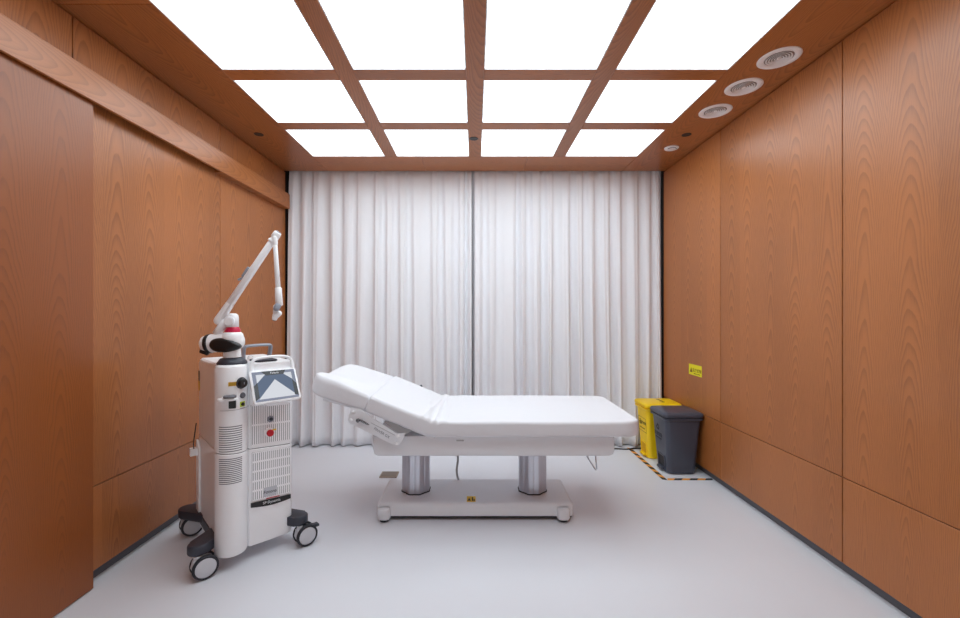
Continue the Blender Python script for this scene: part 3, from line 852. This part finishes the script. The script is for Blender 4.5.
# charcoal base with four legs and casters
bm = bmesh.new(); prism(bm, rrect(-.190, .180, -.215, .250, .02), .098, .150, bev=.004); obj('chassis', bm, M_navy, LAS, auto=40)
wheels = [(-.247, -.228), (.226, -.280), (-.208, .286), (.22, .27)]
def wheel_set(wx, wy, brake):
    sx = 1 if wx > 0 else -1; sy = 1 if wy > 0 else -1
    stem = Vector((wx - .030, wy, 0))
    bm = bmesh.new()
    # leg slab: runs from under the body out over the castor
    ly = wy + (.030 if sy < 0 else 0); p_in = Vector((sx*.10, sy*.07)); p_out = Vector((stem.x + (.008 if sx > 0 else .010), ly))
    dr_ = (p_out - p_in).normalized(); nn = Vector((-dr_.y, dr_.x))
    poly = []
    for i in range(13):
        a = -pi/2 + pi*i/12; r = .046
        q = p_out + dr_*(cos(a)*r) + nn*(sin(a)*r); poly.append((q.x, q.y))
    for w_ in (.055, -.055):
        q = p_in + nn*w_; poly.append((q.x, q.y))
    prism(bm, poly, .114, .162, bev=.009)
    obj('base_leg', bm, M_navy, LAS, auto=40)
    bm = bmesh.new()
    rod(bm, (stem.x, stem.y, .085), (stem.x, stem.y, .113), .016, n=16)
    prism(bm, [(-.018, .095), (.022, .100), (.040, .070), (.036, .052), (.022, .046), (.006, .040), (-.018, .040), (-.026, .06)], -.016, .016,
          Matrix.Translation((stem.x, stem.y, 0)) @ Matrix(((1,0,0,0),(0,0,1,0),(0,1,0,0),(0,0,0,1))), bev=.003)
    cs = obj('caster', bm, M_wheel, LAS, auto=40)
    for s in (-1, 1):
        m = frame_mat((wx, wy + s*.017, .0575), (0, s, 0))
        bm = bmesh.new(); lathe(bm, [(.050, 0), (.0565, .002), (.0575, .008), (.0565, .016), (.050, .0195), (.046, .0185), (.046, .001)], 40, m, cap=False); obj('tire', bm, M_rubber, cs, smooth=True)
        bm = bmesh.new(); lathe(bm, [(.0462, .002), (.0462, .0165), (.044, .0185), (.020, .0195), (.002, .0198)], 40, m); obj('wheel_disc', bm, M_wheel, cs, smooth=True)
    if brake:
        bm = bmesh.new(); box(bm, wx-.02, wx+.066, wy-.014, wy+.014, .104, .111, bev=.003, mat=None)
        bmesh.ops.rotate(bm, cent=(wx-.02, wy, .107), matrix=Matrix.Rotation(radians(12), 3, 'Y'), verts=bm.verts[:])
        box(bm, wx+.050, wx+.074, wy-.018, wy+.018, .080, .094, bev=.004)
        obj('brake_pedal', bm, M_navy, cs)
for i, (wx, wy) in enumerate(wheels): wheel_set(wx, wy, i == 1)

# ---------------------------------------------------------------------- bins
def bin_(name, label, x0, x1, y0, y1, h, mm, inkm, cat='bin'):
    """pedal bin whose front faces the room (-x)"""
    cx, cy = (x0+x1)/2, (y0+y1)/2
    t = thing(name, label, cat, (cx, cy, 0), 0)
    hx, hy = (x1-x0)/2, (y1-y0)/2
    bm = bmesh.new(); rings = []
    tp = .036
    bx = lambda f: hx - .014 - tp*(1-f)
    by = lambda f: hy - .014 - tp*.8*(1-f)
    prof = [(.004, .006), (.008, 0), (.10, 0), (h-.07, 0), (h-.055, 0)]
    for z, g in [(.002, .012)] + prof:
        f = z/h; rings.append([(x, y, z) for x, y in rrect(-bx(f)+g, bx(f)-g, -by(f)+g, by(f)-g, .035)])
    loft(bm, rings); bd = obj('body', bm, mm, t, auto=40)
    bm = bmesh.new()
    rings = [[(x, y, z) for x, y in rrect(-hx+g, hx-g, -hy+g, hy-g, .035)] for z, g in ((h-.062, .010), (h-.058, .004), (h-.044, .002), (h-.040, .016), (h-.036, .016))]
    loft(bm, rings); obj('rim', bm, mm, t, auto=40)
    bm = bmesh.new()
    rings = [[(x, y, z) for x, y in rrect(-hx+g, hx-g, -hy+g, hy-g, .036)] for z, g in ((h-.0355, .004), (h-.030, 0), (h-.012, 0), (h-.004, .006), (h, .022))]
    rings.append([(x, y, h+.004) for x, y in rrect(-hx+.06, hx-.06, -hy+.06, hy-.06, .03)])
    loft(bm, rings); ld = obj('lid', bm, mm, t, auto=40)
    # pedal recess (dark notch frame) and pedal on the -x face
    zf = .07
    fx = -bx(zf/h)
    bm = bmesh.new()
    slope = (bx(.13/h) - bx(.012/h))/.118
    mrec = basis((-bx(.07/h), -.005, .07), (0, -1, 0), (-slope, 0, 1))
    box(bm, -.056, .056, -.060, .060, -.004, .0008, bev=0, mat=mrec); obj('pedal_recess', bm, mat(name+'_recess', (30, 31, 37) if mm is M_binGrey else (222, 172, 4), .6), bd)
    bm = bmesh.new()
    for q in ((-.064, -.054, -.062, .066, 0, .008), (.054, .064, -.062, .066, 0, .008), (-.054, .054, .056, .066, 0, .008)):
        box(bm, *q, bev=.003, mat=mrec)
    obj('recess_lip', bm, mm, bd)
    bm = bmesh.new(); box(bm, -.044, .044, -.052, -.034, -.002, .030, bev=.005, mat=mrec); obj('pedal', bm, mm, bd)
    return t, bd, ld, bx, by
# charcoal bin
h1 = .495
t1, b1, l1, bx1, by1 = bin_('waste_bin', 'charcoal grey plastic pedal bin with lid beside wood wall', 1.488, 1.806, 3.292, 3.600, h1, M_binGrey, M_binInk)
def facem(bx, h, z, y):
    s = (bx((z+.05)/h) - bx((z-.05)/h))/.1
    return basis((-bx(z/h)-.0006, y, z), (0, -1, 0), (-s, 0, 1))
m = facem(bx1, h1, .30, .03)
bm = bmesh.new()
for k in range(3):
    a = radians(90 + 120*k); c = Vector((.030*cos(a), .030*sin(a), 0)); a2 = radians(90 + 120*(k+1)); e = Vector((.030*cos(a2), .030*sin(a2), 0))
    p = c.lerp(e, .12); q = c.lerp(e, .72); dd = (q-p).normalized(); nn = Vector((-dd.y, dd.x, 0))*.006
    prism(bm, [(v.x, v.y) for v in (p-nn, q-nn, q-nn*2, q.lerp(e, .8), q+nn*2, q+nn, p+nn)], 0, .0006, m @ Matrix.Translation((0, .045, 0)))
obj('recycling_mark', bm, M_binInk, b1)
text('bin_lettering', '其他垃圾', .036, M_binInk, m @ Matrix.Translation((0, -.015, 0)), b1)
text('bin_lettering', 'OTHER WASTE', .016, M_binInk, m @ Matrix.Translation((0, -.047, 0)), b1)
# yellow bin
h2 = .492
t2, b2, l2, bx2, by2 = bin_('medical_waste_bin', 'yellow plastic medical waste pedal bin between the curtain and charcoal bin', 1.475, 1.805, 3.635, 3.912, h2, M_yellow, M_ink)
m = facem(bx2, h2, .285, .0)
bm = bmesh.new()
for q in ((-.082, .082, .060, .063), (-.082, .082, -.063, -.060), (-.082, -.079, -.060, .060), (.079, .082, -.060, .060)): box(bm, *q, 0, .0006, mat=m)
obj('label_border', bm, M_brown, b2)
bm = bmesh.new()
for k in range(3):
    a = radians(90 + 120*k); c = (-.040+.012*cos(a), .014 + .012*sin(a))
    pts = [(c[0] + .013*cos(radians(q)), c[1] + .013*sin(radians(q)), .0004) for q in range(0, 361, 24)]
    tube(bm, [m @ Vector(p) for p in pts], .0022, 5)
obj('biohazard_mark', bm, M_ink, b2)
text('bin_lettering', '医疗废物', .030, M_ink, m @ Matrix.Translation((.025, .016, 0)), b2)
text('bin_lettering', 'MEDICAL WASTE', .014, M_ink, m @ Matrix.Translation((0, -.034, 0)), b2)
text('lid_lettering', '医疗废物', .034, M_brown, basis((.02, -.01, h2+.0043), (0, -1, 0), (1, 0, 0)), l2)
# hazard tape on the floor
def tape(name, p, q, w, label, n):
    p, q = Vector(p), Vector(q); d = (q-p).normalized(); nv = Vector((-d.y, d.x, 0)); L = (q-p).length
    bm = bmesh.new()
    pitch = L/n
    for i in range(n):
        for k in range(2):
            s0 = pitch*(i + k*.5); s1 = s0 + pitch*.5; sk = .014
            def P(s, side):
                s = min(L, max(0, s + (sk if side > 0 else -sk))); v = p + d*s + nv*(w/2*side); return v
            vs = []
            for z in (0.0002, .0012):
                vs.append([bm.verts.new((v.x, v.y, z)) for v in (P(s0, -1), P(s1, -1), P(s1, 1), P(s0, 1))])
            a, b = vs
            for f in [a[::-1], b] + [(a[j], a[(j+1)%4], b[(j+1)%4], b[j]) for j in range(4)]:
                bm.faces.new(f).material_index = k
    o = obj(name, bm, [M_orange, M_ink]); return tag(o, label, 'floor tape', 'hazard tape strips round the bins')
tape('hazard_tape', (1.462, 3.992, 0), (1.462, 3.226, 0), .034, 'orange and black striped tape on floor along the room side of the bins', 7)
tape('hazard_tape', (1.480, 3.244, 0), (1.842, 3.244, 0), .034, 'orange and black striped tape on floor in front of the charcoal bin', 3)
tape('hazard_tape', (1.480, 3.978, 0), (1.842, 3.978, 0), .030, 'orange and black striped tape on floor behind the yellow bin by the curtain', 3)

# ------------------------------------------------------------- small things
# wall sticker
bm = bmesh.new(); Y0, Y1 = 3.352, 3.552
stt = thing('wall_sticker', 'small bright yellow warning sticker on wood wall above the bins', 'sticker', (XR, 3.452, .813))
bm = bmesh.new(); box(bm, -.0012, 0, -.1, .1, -.044, .044); obj('sticker_sheet', bm, M_sticker, stt)
m = basis((-.0016, 0, 0), (0, -1, 0), (0, 0, 1))
text('sticker_lettering', '医疗废物', .034, M_brown, m @ Matrix.Translation((.028, -.004, 0)), stt)
text('sticker_lettering', 'MEDICAL WASTE', .013, M_brown, m @ Matrix.Translation((.028, -.030, 0)), stt)
bm = bmesh.new()
prism(bm, [(-.082, -.022), (-.040, -.022), (-.061, .018)], 0, .0004, m); obj('sticker_sign', bm, M_brown, stt)
# floor plate behind the bed
pt = thing('floor_plate', 'small flat bronze metal plate on the floor behind the left end of bed base', 'floor plate', (-.678, 3.325, 0))
bm = bmesh.new(); box(bm, -.068, .068, -.055, .055, .0, .010, bev=.002); obj('plate_frame', bm, M_bronze, pt)
bm = bmesh.new(); box(bm, -.060, .060, -.046, .048, .0101, .0118, bev=.0008, seg=1); obj('plate_flap', bm, mat('dull_bronze', (140, 126, 114), .45, metal=.5), pt)
# black cord on the floor under the curtain hem
bm = bmesh.new()
tube(bm, smooth_path([(1.20, 3.955, .006), (1.33, 3.945, .006), (1.42, 3.935, .006), (1.50, 3.950, .008), (1.60, 3.952, .006), (1.74, 3.95, .006)], 8), .006, 8)
tag(obj('black_cable', bm, M_black, smooth=True), 'black power cord lying on floor at the curtain hem beside yellow bin', 'cord')

# -------------------------------------------------------------- world, camera
w = bpy.data.worlds.new('World'); S.world = w; w.use_nodes = True
w.node_tree.nodes['Background'].inputs[0].default_value = (1, 1, 1, 1)
w.node_tree.nodes['Background'].inputs[1].default_value = .8  # white front fill entering by the added opening in wall_front
cd = bpy.data.cameras.new('camera'); cam = bpy.data.objects.new('camera', cd); COL.objects.link(cam)
cam.location = (0, 0, CAMZ); cam.rotation_euler = (pi/2, 0, 0)
cd.sensor_fit = 'HORIZONTAL'; cd.sensor_width = 36; cd.lens = F/960*36
cd.shift_x = 5/960; cd.shift_y = 2/960; cd.clip_start = .05
S.camera = cam
S.view_settings.view_transform = 'Standard'; S.view_settings.look = 'None'
S.view_settings.gamma = 1; S.view_settings.use_curve_mapping = False
S.view_settings.exposure = 0.0
S.cycles.max_bounces = 12; S.cycles.diffuse_bounces = 8
